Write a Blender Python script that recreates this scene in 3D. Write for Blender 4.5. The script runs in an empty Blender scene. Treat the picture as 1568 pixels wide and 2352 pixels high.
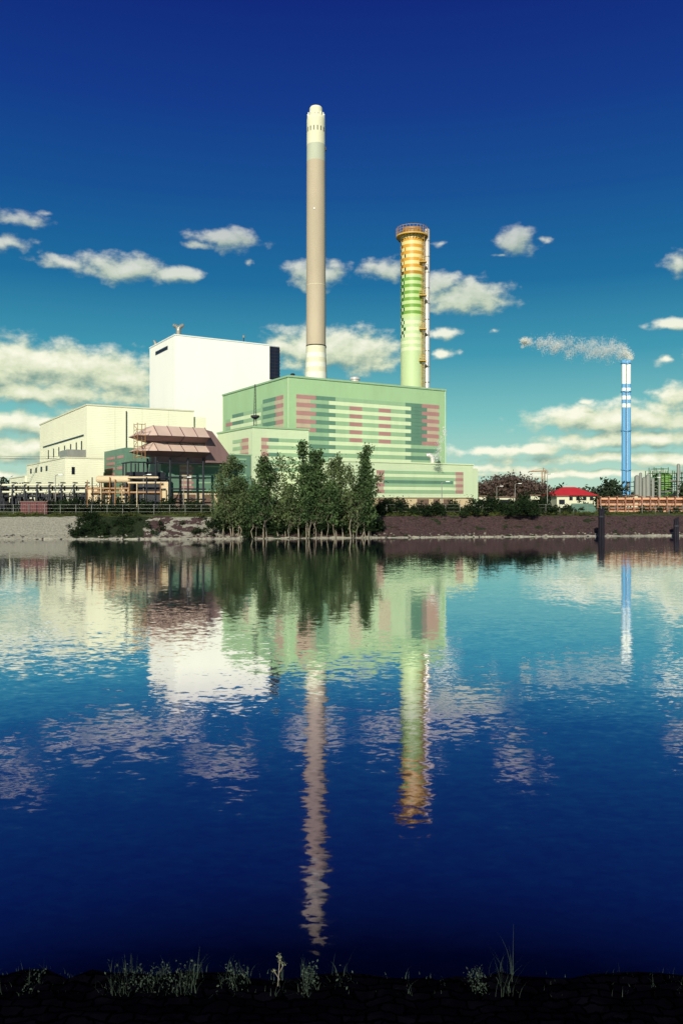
import bpy, math, random
import numpy as np
from mathutils import Vector
random.seed(7); RNG=np.random.default_rng(11)
F=1829.0; CX=784.0; HY=1150.0; CZ=4.5     # image pixel constants: focal, principal column, horizon row; then eye height
TH=math.radians(31)
GZ=3.2
scene=bpy.context.scene

# ---------------------------------------------------------------- helpers
def lin(c):
    return tuple(((v/255)/12.92 if v/255<=0.04045 else ((v/255+0.055)/1.055)**2.4) for v in c)
def sx(px,D): return (px-CX)/F*D
def sz(py,D): return CZ+(HY-py)/F*D

MATS={}
def mat(name,rgb,rough=0.6,var=0.12,scale=0.6,ribs=0,metal=0.0,vrib=0,spec=0.3,bump=0.0,streak=True):
    if name in MATS: return MATS[name]
    m=bpy.data.materials.new(name); m.use_nodes=True
    nt=m.node_tree; N=nt.nodes; L=nt.links
    b=N['Principled BSDF']; b.inputs['Roughness'].default_value=rough; b.inputs['Metallic'].default_value=metal
    b.inputs['Specular IOR Level'].default_value=spec
    c=lin(rgb)
    tc=N.new('ShaderNodeTexCoord'); mp=N.new('ShaderNodeMapping')
    mp.inputs['Scale'].default_value=(1,1,0.25 if streak else 1)
    L.new(tc.outputs['Object'],mp.inputs[0])
    n=N.new('ShaderNodeTexNoise'); n.inputs['Scale'].default_value=scale; n.inputs['Detail'].default_value=7; n.inputs['Roughness'].default_value=.65
    L.new(mp.outputs[0],n.inputs['Vector'])
    r=N.new('ShaderNodeValToRGB'); r.color_ramp.elements[0].position=.3; r.color_ramp.elements[1].position=.7
    r.color_ramp.elements[0].color=tuple(v*(1-var) for v in c)+(1,)
    r.color_ramp.elements[1].color=tuple(min(.95,v*(1+var*.6)) for v in c)+(1,)
    L.new(n.outputs['Fac'],r.inputs[0]); L.new(r.outputs[0],b.inputs['Base Color'])
    last=None
    if ribs or vrib:
        w=N.new('ShaderNodeTexWave'); w.wave_type='BANDS'; w.bands_direction='Z' if ribs else 'X'
        w.inputs['Scale'].default_value=ribs or vrib
        L.new(tc.outputs['Object'],w.inputs['Vector'])
        bp=N.new('ShaderNodeBump'); bp.inputs['Strength'].default_value=.3 if ribs else .12; bp.inputs['Distance'].default_value=.05
        L.new(w.outputs['Fac'],bp.inputs['Height']); last=bp
    elif bump:
        bp=N.new('ShaderNodeBump'); bp.inputs['Strength'].default_value=.8; bp.inputs['Distance'].default_value=bump
        n2=N.new('ShaderNodeTexNoise'); n2.inputs['Scale'].default_value=scale*4; n2.inputs['Detail'].default_value=6
        L.new(tc.outputs['Object'],n2.inputs['Vector'])
        L.new(n2.outputs['Fac'],bp.inputs['Height']); last=bp
    if last: L.new(last.outputs[0],b.inputs['Normal'])
    MATS[name]=m; return m

class MB:
    def __init__(s): s.v=[]; s.f=[]; s.m=[]; s.mats=[]
    def mi(s,m):
        if m not in s.mats: s.mats.append(m)
        return s.mats.index(m)
    def add(s,vs,fs,m):
        o=len(s.v); s.v+= [tuple(v) for v in vs]; i=s.mi(m)
        for f in fs: s.f.append(tuple(a+o for a in f)); s.m.append(i)
    def box(s,o,a,b,c,m):
        o,a,b,c=map(Vector,(o,a,b,c))
        p=[o,o+a,o+a+b,o+b,o+c,o+a+c,o+a+b+c,o+b+c]
        s.add(p,[(0,3,2,1),(4,5,6,7),(0,1,5,4),(1,2,6,5),(2,3,7,6),(3,0,4,7)],m)
    def abox(s,x0,x1,y0,y1,z0,z1,m): s.box((x0,y0,z0),(x1-x0,0,0),(0,y1-y0,0),(0,0,z1-z0),m)
    def cyl(s,p0,p1,r0,m,r1=None,n=10):
        p0=Vector(p0);p1=Vector(p1); r1=r0 if r1 is None else r1
        d=(p1-p0).normalized(); u=d.orthogonal().normalized(); w=d.cross(u)
        vs=[]
        for (p,r) in ((p0,r0),(p1,r1)):
            for i in range(n):
                a=2*math.pi*i/n; vs.append(p+u*math.cos(a)*r+w*math.sin(a)*r)
        fs=[(i,(i+1)%n,n+(i+1)%n,n+i) for i in range(n)]+[tuple(range(n))[::-1],tuple(range(n,2*n))]
        s.add(vs,fs,m)
    def lathe(s,c,prof,mats,n=40,cap=True):
        o=len(s.v)
        for z,r in prof:
            for i in range(n):
                a=2*math.pi*i/n; s.v.append((c[0]+r*math.cos(a),c[1]+r*math.sin(a),z))
        for k in range(len(prof)-1):
            for i in range(n):
                j=(i+1)%n
                mm=mats(k,i) if callable(mats) else (mats[k] if isinstance(mats,list) else mats)
                s.f.append((o+k*n+i,o+k*n+j,o+(k+1)*n+j,o+(k+1)*n+i)); s.m.append(s.mi(mm))
        if cap:
            s.f.append(tuple(o+(len(prof)-1)*n+i for i in range(n))); s.m.append(s.m[-1])
    def obj(s,name,parent=None,smooth=False):
        me=bpy.data.meshes.new(name); me.from_pydata(s.v,[],s.f)
        for m in s.mats: me.materials.append(m)
        me.polygons.foreach_set('material_index',s.m)
        if smooth: me.polygons.foreach_set('use_smooth',[len(f)==4 for f in s.f])
        me.update()
        ob=bpy.data.objects.new(name,me); scene.collection.objects.link(ob)
        if parent: ob.parent=parent
        return ob
def empty(name):
    e=bpy.data.objects.new(name,None); scene.collection.objects.link(e); return e

def quads(name,V,m,parent=None):
    n=len(V); me=bpy.data.meshes.new(name)
    me.vertices.add(4*n); me.vertices.foreach_set('co',V.reshape(-1).astype(np.float32))
    me.loops.add(4*n); me.loops.foreach_set('vertex_index',np.arange(4*n,dtype=np.int32))
    me.polygons.add(n); me.polygons.foreach_set('loop_start',np.arange(0,4*n,4,dtype=np.int32))
    try: me.polygons.foreach_set('loop_total',np.full(n,4,dtype=np.int32))
    except Exception: pass
    me.materials.append(m); me.update(calc_edges=True); me.validate()
    ob=bpy.data.objects.new(name,me); scene.collection.objects.link(ob)
    if parent: ob.parent=parent
    return ob
def leafquads(C,size):
    n=len(C); a=RNG.normal(size=(n,3)); a/=np.linalg.norm(a,axis=1)[:,None]
    b=RNG.normal(size=(n,3)); b-= (a*b).sum(1)[:,None]*a; b/=np.linalg.norm(b,axis=1)[:,None]
    s=size*(0.6+0.8*RNG.random((n,1)))
    a=a*s; b=b*s*.7
    return np.stack([C-a,C+b*.8,C+a,C-b*.8],axis=1)

class Frame:
    def __init__(s,px,D,zb=GZ,th=TH):
        s.O=Vector((sx(px,D),D,0)); s.zb=zb
        s.R=Vector((math.cos(th),math.sin(th),0)); s.L=Vector((-math.sin(th),math.cos(th),0))
    def p(s,r,l,z): return s.O+s.R*r+s.L*l+Vector((0,0,z))
    def r_at(s,px,l=0):
        u=(px-CX)/F; o=s.O+s.L*l; return (u*o.y-o.x)/(s.R.x-u*s.R.y)
    def l_at(s,px,r=0):
        u=(px-CX)/F; o=s.O+s.R*r; return (u*o.y-o.x)/(s.L.x-u*s.L.y)
    def z_at(s,py,r=0,l=0): return sz(py,(s.O+s.R*r+s.L*l).y)
    def box(s,mb,r0,r1,l0,l1,z0,z1,m):
        mb.box(s.p(r0,l0,z0),s.R*(r1-r0),s.L*(l1-l0),(0,0,z1-z0),m)

# ---------------------------------------------------------------- materials
M_white=mat('white_cladding',(246,244,230),.6,.03,.15,vrib=1.2)
M_cream=mat('cream_cladding',(234,232,200),.6,.07,.2,ribs=1.0)
M_creamtrim=mat('cream_trim',(208,206,176),.6,.06)
M_hall=mat('hall_green_cladding',(160,192,144),.55,.09,.25,ribs=1.4)
M_hall2=mat('hall_pale_cladding',(202,216,176),.55,.08,.25,ribs=1.4)
M_mid=mat('stripe_mid_green',(148,180,140),.55,.09)
M_dk=mat('stripe_dark_green',(96,134,112),.55,.12)
M_pale=mat('stripe_pale_green',(210,224,180),.55,.07)
M_pink=mat('stripe_pink',(172,128,122),.55,.1)
M_pink2=mat('stripe_light_pink',(188,172,146),.55,.1)
M_dkwall=mat('dark_green_cladding',(100,132,110),.55,.14,.4,ribs=1.6)
M_dark=mat('dark_opening',(18,22,34),.4,.3)
M_louv=mat('dark_louvre',(22,30,52),.5,.3)
M_steel=mat('dark_steel',(44,46,52),.6,.3,1.0)
M_galv=mat('galvanised_steel',(150,150,140),.45,.15,1.0,metal=.3)
M_chrome=mat('bright_flue_steel',(204,198,190),.35,.1,.8,metal=.2)
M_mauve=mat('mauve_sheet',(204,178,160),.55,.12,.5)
M_mauved=mat('mauve_sheet_shaded',(128,102,98),.6,.2,.5)  # darker copy of mauve_sheet, underside shade put into the colour; duct shares it
M_yel=mat('yellow_steel',(205,165,70),.5,.15,1.0)
M_orange=mat('ochre_steel',(160,118,78),.5,.2,1.0)
M_beige=mat('beige_plaster',(206,184,146),.7,.15,.5,bump=.02)
M_brown=mat('brown_door',(118,94,80),.6,.15,.8)
M_conc=mat('concrete_light',(150,146,132),.85,.18,.5,bump=.03)
M_taupe=mat('taupe_concrete',(184,170,144),.85,.14,.12,bump=.02)
M_stk1=mat('stack_cream_paint',(222,218,184),.8,.08,.2)
M_stk2=mat('stack_sage_paint',(184,188,164),.8,.1,.2)
M_stk3=mat('stack_white_paint',(232,232,212),.8,.06,.2)
M_red=mat('red_roof_tile',(186,44,50),.7,.15,.6)
M_blue=mat('blue_paint',(96,160,204),.5,.08,.3)
M_wh=mat('white_paint',(226,230,222),.5,.06,.3)
M_salm=mat('salmon_pipe',(206,154,118),.55,.18,.5)
M_salmd=mat('salmon_steelwork',(150,102,80),.6,.2,.5)
M_tgreen=mat('refinery_green',(70,112,72),.5,.2,.5)
M_bark=mat('bark',(140,130,110),.9,.4,2.0)
M_timber=mat('dark_timber',(30,28,36),.9,.4,1.0)
M_redbox=mat('red_container_paint',(104,58,58),.6,.2,.6)

def leafmat(name,c1,c2,tr=.35):
    m=bpy.data.materials.new(name); m.use_nodes=True; nt=m.node_tree; N=nt.nodes; L=nt.links
    N.clear(); out=N.new('ShaderNodeOutputMaterial'); d=N.new('ShaderNodeBsdfDiffuse'); t=N.new('ShaderNodeBsdfTranslucent')
    mx=N.new('ShaderNodeMixShader'); mx.inputs[0].default_value=tr
    g=N.new('ShaderNodeNewGeometry'); r=N.new('ShaderNodeValToRGB')
    r.color_ramp.elements[0].color=lin(c1)+(1,); r.color_ramp.elements[1].color=lin(c2)+(1,)
    tc=N.new('ShaderNodeTexCoord'); nz=N.new('ShaderNodeTexNoise'); nz.inputs['Scale'].default_value=.7; nz.inputs['Detail'].default_value=3
    L.new(tc.outputs['Object'],nz.inputs['Vector'])
    a=N.new('ShaderNodeMath'); a.operation='MULTIPLY_ADD'; a.inputs[1].default_value=.55; L.new(g.outputs['Random Per Island'],a.inputs[0])
    b=N.new('ShaderNodeMapRange'); b.inputs[1].default_value=.35; b.inputs[2].default_value=.65; b.inputs[4].default_value=.5; L.new(nz.outputs['Fac'],b.inputs[0]); L.new(b.outputs[0],a.inputs[2])
    L.new(a.outputs[0],r.inputs[0])
    L.new(r.outputs[0],d.inputs[0]); L.new(r.outputs[0],t.inputs[0]); L.new(d.outputs[0],mx.inputs[1]); L.new(t.outputs[0],mx.inputs[2]); L.new(mx.outputs[0],out.inputs[0])
    return m
M_leaf=leafmat('poplar_leaves',(34,52,36),(98,122,74))
M_leaf2=leafmat('willow_leaves',(48,62,44),(118,134,86))
M_leafd=leafmat('shrub_leaves',(16,26,22),(54,70,42))
M_leafbr=leafmat('brown_tree_leaves',(74,60,60),(124,106,92))
M_leafdist=leafmat('distant_tree_leaves',(40,54,46),(80,92,66))
M_grass=leafmat('grass_blades',(28,34,34),(92,106,88))
M_flow=leafmat('flower_heads',(120,124,96),(160,164,124))

def stripes_right(f,mb,rows,zt,zb,r_of):
    n=len(rows); h=(zt-zb)/n
    for i,row in enumerate(rows):
        z1=zt-i*h; z0=z1-h
        for (a,b,m) in row: f.box(mb,r_of(a),r_of(b),-.05,.02,z0+.012,z1-.012,m)
def stripes_left(f,mb,rows,zt,zb):
    n=len(rows); h=(zt-zb)/n
    for i,row in enumerate(rows):
        z1=zt-i*h; z0=z1-h
        for (a,b,m) in row:
            l0=f.l_at(b); l1=f.l_at(a); f.box(mb,-.05,.02,l0,l1,z0+.012,z1-.012,m)

# --- green hall
def green_hall():
    e=empty('green_striped_hall'); f=Frame(662,150); zt=f.z_at(866)
    rr=f.r_at(1022); ll=f.l_at(512)
    mb=MB(); f.box(mb,0,rr,0,ll,GZ-.5,zt,M_hall); mb.obj('walls',e)
    mb=MB(); f.box(mb,-.18,rr+.18,-.18,ll+.18,zt,zt+.35,M_mid); f.box(mb,.6,rr-.6,.6,ll-.6,zt+.35,zt+.5,M_galv); 
    for (r,l) in ((-.05,-.05),(rr-.05,-.05),(-.05,ll-.05)): f.box(mb,r,r+.1,l,l+.1,GZ,zt-.005,M_pale)
    mb.obj('parapet',e)
    rows=[]
    for i in range(17):
        if i%2==0:
            top=i<9
            row=[(680,725,M_pink if top else M_dk),(725,770,M_dk)]
            row+=[(770,930,M_mid)] if i not in (2,4,6,8,10) else [(770,802,M_mid),(802,831,M_pink),(831,869,M_mid),(869,897,M_pink),(897,930,M_mid)]
            row+=[(930,968,M_dk),(968,1008,M_pink if i<11 else M_dk)]
        else:
            row=[(680,713,M_pink2 if i<9 else M_mid),(713,755,M_mid),(755,943,M_pale),(943,980,M_dk if i<11 else M_mid),(980,1005,M_pink2 if i<11 else M_mid)]
        rows.append(row)
    mb=MB(); stripes_right(f,mb,rows,f.z_at(904),f.z_at(1066),f.r_at); 
    rows=[]
    for i in range(17):
        if i%2==0: row=[(519,534,M_pink if 2<i<11 else M_dk),(534,560,M_dk),(560,604,M_mid),(604,634,M_dk),(634,651,M_pink if i<10 else M_dk)]
        else: row=[(519,530,M_mid),(530,600,M_pale),(600,631,M_mid),(631,651,M_pink2 if i<10 else M_mid)]
        if i<2: row=row[-2:]
        if i==2: row=row[1:]
        rows.append(row)
    stripes_left(f,mb,rows,f.z_at(904),f.z_at(1066)); mb.obj('facade_stripes',e)
    mb=MB(); r=f.r_at(815,4); c=f.p(r,4,0)
    mb.lathe((c.x,c.y),[(zt+.4,.85),(zt+1.3,.85),(zt+1.35,1.0),(zt+1.8,1.0),(zt+1.85,.9)],M_chrome,20); 
    c=f.p(2.5,3,0); mb.lathe((c.x,c.y),[(zt+.4,.35),(zt+1.0,.35),(zt+1.05,.5),(zt+1.3,.3)],M_steel,12)
    for k in range(5):
        c=f.p(6+k*6.5,6,0); mb.lathe((c.x,c.y),[(zt+.4,.2),(zt+.9,.2),(zt+.92,.3),(zt+1.05,.1)],M_galv,8)
    mb.obj('roof_vents',e)
green_hall()

def annex():
    e=empty('hall_annex'); f=Frame(580,136); zt=f.z_at(982); rr=f.r_at(709); ll=f.l_at(500)
    mb=MB(); f.box(mb,0,rr,0,ll,GZ-.5,zt,M_hall2); mb.obj('walls',e)
    mb=MB(); f.box(mb,-.15,rr+.15,-.15,ll+.15,zt,zt+.3,M_mid); mb.obj('parapet',e)
    rows=[]
    for i in range(10):
        rows.append([(600,617,M_pink),(617,640,M_dk if i%4==0 else M_mid),(640,700,M_mid)] if i%2==0 else [(600,612,M_pink2),(640,690,M_pale)])
    mb=MB(); stripes_right(f,mb,rows,f.z_at(1004),f.z_at(1090),f.r_at)
    rows=[[(556,571,M_pink),(535,556,M_mid)] if i%2==0 else [(552,571,M_pink2)] for i in range(10)]
    stripes_left(f,mb,rows,f.z_at(1004),f.z_at(1090)); mb.obj('facade_stripes',e)
    mb=MB(); c=f.p(f.r_at(586,1.0),1.0,0); zb=zt+.3; zt2=f.z_at(880)
    for dx,dy in ((-.22,-.22),(.22,-.22),(.22,.22),(-.22,.22)): mb.cyl((c.x+dx,c.y+dy,zb),(c.x+dx*.3,c.y+dy*.3,zt2),.045,M_steel,n=5)
    z=zb; k=0
    while z<zt2-.6:
        t=(z-zb)/(zt2-zb); w=.22*(1-.7*t); sgn=1 if k%2 else -1
        mb.cyl((c.x-w*sgn,c.y-w,z),(c.x+w*sgn,c.y-w,z+.55),.025,M_steel,n=4); z+=.55; k+=1
    mb.lathe((c.x,c.y),[(zb+1.2,.15),(zb+1.6,.75),(zb+1.9,.75),(zb+1.95,.3)],M_steel,12)
    mb.obj('roof_mast',e)
annex()

def low_right():
    e=empty('low_striped_building'); f=Frame(792,128); zt=f.z_at(1060); rr=f.r_at(1086); ll=16
    zb=f.z_at(1141)
    mb=MB(); f.box(mb,0,rr,0,ll,zb,zt,M_hall2); 
    r2=f.r_at(1100); f.box(mb,rr,r2,.35,ll,GZ-.6,zt-.55,M_hall2); mb.obj('walls',e)
    mb=MB(); f.box(mb,.1,rr-.003,.1,ll-.1,GZ-.8,zb,M_beige)
    for a,b in ((868,905),(915,930),(958,985),(995,1010),(1018,1035)): f.box(mb,f.r_at(a),f.r_at(b),-.02+.08,.1,GZ-.5,zb-.35,M_brown)
    f.box(mb,-.1,rr,-.12,.1,zb-.12,zb-.003,M_creamtrim)
    mb.obj('ground_floor',e)
    mb=MB(); f.box(mb,-.12,rr+.12,-.12,ll+.12,zt,zt+.22,M_pale); mb.obj('parapet',e)
    rows=[]
    for i in range(7):
        if i%2==0: rows.append([(864,882,M_pink),(882,1045,M_mid),(1045,1063,M_pink)])
        else: rows.append([(864,880,M_pink2),(880,1040,M_pale if i!=3 else M_dk),(1046,1063,M_pink2)])
    mb=MB(); stripes_right(f,mb,rows,f.z_at(1078),f.z_at(1132),f.r_at); mb.obj('facade_stripes',e)
    mb=MB(); r=f.r_at(993,3); c=f.p(r,3,0)
    mb.cyl((c.x,c.y,zt+.1),(c.x,c.y,zt+1.1),.42,M_chrome,n=16)
    pr=Vector((c.x,c.y,zt+1.1))
    for k in range(1,7):
        a=k*math.radians(20); q=Vector((c.x-.7+.7*math.cos(a),c.y,zt+1.1+.7*math.sin(a))); mb.cyl(pr,q,.42-.01*k,M_chrome,n=16); pr=q
    mb.cyl((c.x+.1,c.y-.2,zt+.1),(c.x+1.3,c.y-.2,zt+.55),.22,M_steel,n=10)
    mb.obj('exhaust',e)
low_right()

def boiler():
    e=empty('boiler_house'); f=Frame(402,190); zt=f.z_at(770); rr=f.r_at(641); ll=f.l_at(344)
    mb=MB(); f.box(mb,0,rr,0,ll,GZ-.5,zt,M_white); mb.obj('walls',e)
    mb=MB(); f.box(mb,-.12,rr+.12,-.12,ll+.12,zt,zt+.3,M_wh); mb.obj('parapet',e)
    mb=MB(); a=f.r_at(619); z0=f.z_at(873,rr); z1=zt-.15
    f.box(mb,a,rr+.12,-.1,ll*.5,z0,z1,M_louv)
    n=10
    for i in range(1,n): f.box(mb,a,rr+.2,-.18,-.102,z0+(z1-z0)*i/n-.08,z0+(z1-z0)*i/n+.08,M_steel)
    f.box(mb,(a+rr)/2-.08,(a+rr)/2+.08,-.2,-.185,z0,z1,M_steel)
    l0=f.l_at(386); l1=f.l_at(358)
    for i in range(7):
        w=(l1-l0)/7; f.box(mb,-.12,.02,l0+i*w+.08,l0+(i+1)*w-.08,f.z_at(797,0,0)+.3,f.z_at(784)-.2,M_louv)
    mb.obj('louvres',e)
    mb=MB(); c=f.p(1.6,2.0,0)
    mb.cyl((c.x,c.y,zt+.3),(c.x,c.y,zt+1.6),.6,M_galv,n=16)
    for s in (-1,1):
        pr=Vector((c.x,c.y,zt+1.6))
        for k in range(1,6):
            a=k*math.radians(17); q=Vector((c.x+s*1.3*(1-math.cos(a))*1.1,c.y,zt+1.6+1.5*math.sin(a)*.9)); mb.cyl(pr,q,.62-.02*k,M_galv,r1=.6-.06*k,n=12); pr=q
    c=f.p(1,ll-2,0); mb.cyl((c.x,c.y,zt+.3),(c.x,c.y,zt+1.0),.5,M_galv,n=12); mb.cyl((c.x,c.y,zt+1),(c.x-.5,c.y,zt+1.9),.5,M_galv,r1=.2,n=12)
    r=f.r_at(560,1); c=f.p(r,1,0); mb.cyl((c.x,c.y,zt+.3),(c.x,c.y,zt+2.2),.1,M_steel,n=6); mb.cyl((c.x,c.y,zt+1.5),(c.x,c.y,zt+2.1),.28,M_galv,n=8)
    mb.obj('roof_exhausts',e)
boiler()

def turbine():
    e=empty('cream_turbine_hall'); f=Frame(200,140); zt=f.z_at(931); rr=f.r_at(445); ll=f.l_at(92)
    mb=MB(); f.box(mb,0,rr,0,ll,GZ-.5,zt,M_cream); r2=f.r_at(476); f.box(mb,rr,r2,.6,ll-1,GZ-.5,zt-.9,M_cream); mb.obj('walls',e)
    mb=MB(); f.box(mb,-.12,rr+.12,-.12,ll+.12,zt,zt+.25,M_creamtrim); 
    r=f.r_at(290); f.box(mb,r-.06,r+.06,-.2,-.003,zt-9,zt-.6,M_steel)
    for q in (.25,.5,.75): f.box(mb,rr*q-.03,rr*q+.03,-.03,-.003,GZ,zt-.05,M_creamtrim)
    mb.obj('trim',e)
    mb=MB(); z=f.z_at(998,0,0)
    l0=f.l_at(193); l1=f.l_at(100)
    f.box(mb,-.06,.02,l0,l1,z-.15,z+.18,M_dark)
    for px in (112,124,136,149,163,176,188):
        l=f.l_at(px); f.box(mb,-.07,.02,l-.45,l+.25,z-2.7,z-.9,M_dark)
    mb.obj('windows',e)
    e=empty('low_office_block'); f=Frame(150,128); zt=f.z_at(1052); l0=f.l_at(62); rr=f.r_at(238)
    mb=MB(); f.box(mb,0,rr,0,l0,GZ-.5,zt,M_cream); l1=f.l_at(26); f.box(mb,-.3,3,l0,l1,GZ-.5,zt-2.1,M_cream); mb.obj('walls',e)
    mb=MB(); f.box(mb,-.1,rr+.1,-.1,l0+.1,zt,zt+.2,M_creamtrim); f.box(mb,-.4,3.1,l0+.1,l1+.1,zt-2.1,zt-1.9,M_creamtrim)
    f.box(mb,1,4,3,9,zt+.2,zt+1.6,M_galv)
    mb.obj('roof_trim',e)
    mb=MB()
    for px in (72,84,96,108): 
        l=f.l_at(px); f.box(mb,-.06,.02,l-.7,l+.7,zt-1.6,zt-.7,M_dark)
    f.box(mb,f.r_at(150+15),f.r_at(150+22),-.06,.02,zt-2.6,zt-1.4,M_dark)
    for k in range(4): f.box(mb,-.36,-.3,l0+2+k*3,l0+3.4+k*3,zt-4.0,zt-3.2,M_dark)
    mb.obj('windows',e)
turbine()

def filterhouse():
    e=empty('dark_green_filter_building'); f=Frame(370,117); zt=f.z_at(1040); rr=f.r_at(577)
    zb=f.z_at(1131)
    mb=MB(); f.box(mb,0,rr,0,12,zb,zt,M_dkwall); mb.obj('walls',e)
    mb=MB(); f.box(mb,-.1,rr+.1,-.1,12.1,zt,zt+.2,M_mid); mb.obj('parapet',e)
    mb=MB(); f.box(mb,.1,rr-.1,.1,11.9,GZ-.8,zb,M_beige)
    for a,b in ((398,424),(430,450),(465,485),(500,520),(530,550)): f.box(mb,f.r_at(a),f.r_at(b),.05,.12,GZ-.4,zb-.3,M_brown)
    mb.obj('ground_floor',e)
    rows=[]
    for i in range(11): rows.append([(413,445 if i%2 else 440,M_pink if i%2 else M_pink2)])
    mb=MB(); stripes_right(f,mb,rows,f.z_at(1066),f.z_at(1127),f.r_at)
    for i in range(9):
        z=zt-.6-i*.62; 
        if i%2==0: f.box(mb,f.r_at(455),f.r_at(566),-.04,.02,z-.1,z+.1,M_mid)
    mb.obj('facade_stripes',e)
    g=Frame(288,128); zt2=g.z_at(1028); mb=MB(); g.box(mb,0,g.r_at(400),0,g.l_at(240),GZ-.5,zt2,M_dkwall)
    for i in range(6): 
        z=zt2-1.2-i*.9; g.box(mb,-.05,.02,g.l_at(264),g.l_at(246),z-.4,z+.05,M_pink); g.box(mb,-.05,.02,g.l_at(284),g.l_at(270),z-.4,z+.05,M_dk if i%2 else M_pink)
    mb.obj('rear_wing',e)
    e=empty('double_tier_louvre_hood'); h=Frame(352,113); rr=h.r_at(476); ll=5.0
    z=[h.z_at(y) for y in (976,1001,1013,1014,1036,1046)]
    mb=MB()
    def tier(zt,zm,zb,a,b,ext0):
        def sec(r,fl): return [h.p(r,.9,zt),h.p(r,ll-.9,zt),h.p(r,ll+fl,zm),h.p(r,ll-.7,zb),h.p(r,.7,zb),h.p(r,-fl,zm)]
        A=sec(a,1.3); B=sec(b,1.3)
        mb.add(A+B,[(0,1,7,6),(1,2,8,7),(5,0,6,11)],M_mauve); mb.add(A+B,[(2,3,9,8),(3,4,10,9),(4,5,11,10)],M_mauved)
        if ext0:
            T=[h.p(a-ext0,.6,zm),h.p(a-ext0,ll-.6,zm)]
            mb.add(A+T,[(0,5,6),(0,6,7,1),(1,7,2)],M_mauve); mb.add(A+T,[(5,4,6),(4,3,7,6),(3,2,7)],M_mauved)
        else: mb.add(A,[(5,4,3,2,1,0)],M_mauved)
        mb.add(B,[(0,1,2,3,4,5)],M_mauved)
    sm=rr*.52
    for (zt_,zm,zb_) in ((z[0],z[1],z[2]),(z[3],z[4],z[5])):
        tier(zt_,zm,zb_,.3,sm-.07,2.6); tier(zt_,zm,zb_,sm+.07,rr,0)
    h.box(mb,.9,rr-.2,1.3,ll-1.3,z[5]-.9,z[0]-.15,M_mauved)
    mb.obj('hood_tiers',e)
    mb=MB()
    for q in (.0,.26,.76,1.0):
        r=.3+(rr-.35)*q
        for (za,zb2) in ((z[1],z[0]),(z[4],z[3])): mb.cyl(h.p(r,-1.33,za),h.p(r,.87,zb2+.03),.07,M_mauved,n=6)
    vs=[]
    for l in (.3,ll-.3):
        vs+=[h.p(rr-.1,l,z[0]-.3),h.p(rr+.9,l,z[0]-.5),h.p(rr+3.6,l,z[5]+.5),h.p(rr+3.6,l,z[5]-.8),h.p(rr-.1,l,z[5]-.8)]
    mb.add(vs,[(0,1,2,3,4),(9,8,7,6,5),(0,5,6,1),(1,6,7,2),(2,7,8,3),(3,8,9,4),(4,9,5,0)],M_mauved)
    mb.obj('duct',e)
    mb=MB()
    for r in (0.6,rr*.33,rr*.66,rr-.4):
        for l in (.5,ll-.5): mb.cyl(h.p(r,l,GZ-.5),h.p(r,l,z[5]-.2),.16,M_steel,n=6)
    for r in (-3.0,-1.2,):
        for l in (.5,3,ll-.5): mb.cyl(h.p(r,l,GZ-.5),h.p(r,l,z[5]-1.0),.12,M_steel,n=6)
    for zz in (GZ+1.5,GZ+3,GZ+4.6,z[5]-1.0):
        mb.cyl(h.p(-3,.5,zz),h.p(rr,.5,zz),.1,M_steel,n=6); mb.cyl(h.p(.6,.5,zz),h.p(.6,ll,zz),.1,M_steel,n=6); mb.cyl(h.p(-3,.5,zz),h.p(-3,ll,zz),.1,M_steel,n=6)
    for k in range(3): mb.cyl(h.p(-3+k*1.8,.5,GZ),h.p(-1.2+k*1.8,.5,GZ+4.6),.06,M_steel,n=5)
    h.box(mb,-2.6,2.2,1.2,4.8,GZ+.2,GZ+5.4,M_steel)
    mb.obj('support_frame',e)
    mb=MB()
    for l in (1.0,2.6):
        for o in (-2.6,-1.5): mb.cyl(h.p(o,l-2.2,z[5]-.6),h.p(o,l-2.2,z[0]+.1),.05,M_orange,n=5)
    for k in range(7):
        zz=z[5]-.4+k*(z[0]-z[5]+.3)/6
        mb.cyl(h.p(-2.6,-1.2,zz),h.p(-2.6,.4,zz),.045,M_orange,n=5); mb.cyl(h.p(-2.6,-1.2,zz),h.p(-1.5,-1.2,zz),.045,M_orange,n=5)
        if k<6: mb.cyl(h.p(-2.6,-1.2 if k%2 else .4,zz),h.p(-2.6,.4 if k%2 else -1.2,zz+.7),.04,M_orange,n=5)
    mb.obj('ladder_cage',e)
    e=empty('horizontal_tank'); D=108
    mb=MB(); zc=sz(1101,D)
    mb.cyl((sx(226,D),D,zc),(sx(296,D),D,zc),.5,M_beige,n=20); mb.cyl((sx(222,D),D,zc),(sx(226,D),D,zc),.3,M_beige,r1=.5,n=20); mb.cyl((sx(296,D),D,zc),(sx(300,D),D,zc),.5,M_beige,r1=.3,n=20)
    for px in (232,262,290): mb.abox(sx(px,D)-.12,sx(px,D)+.12,D-.3,D+.3,GZ-.8,zc-.45,M_steel)
    mb.obj('tank_shell',e)
    mb=MB()
    for k,(a,b,y0,y1) in enumerate(((198,224,1118,1152),(232,250,1126,1152),(270,296,1112,1152),(366,382,1106,1156))):
        mb.abox(sx(a,D),sx(b,D),D+.9+.1*k,D+2.6,sz(1165,D),sz(y0,D),M_beige)
    mb.abox(sx(300,D),sx(364,D),D+2.2,D+3,sz(1165,D),sz(1108,D),M_steel)
    for a,b,y in ((200,300,1122),(215,370,1131),(296,366,1097),(296,372,1109)): mb.cyl((sx(a,D),D-.5,sz(y,D)),(sx(b,D),D-.5,sz(y,D)),.14,M_orange if y>1110 else M_beige,n=10)
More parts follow.
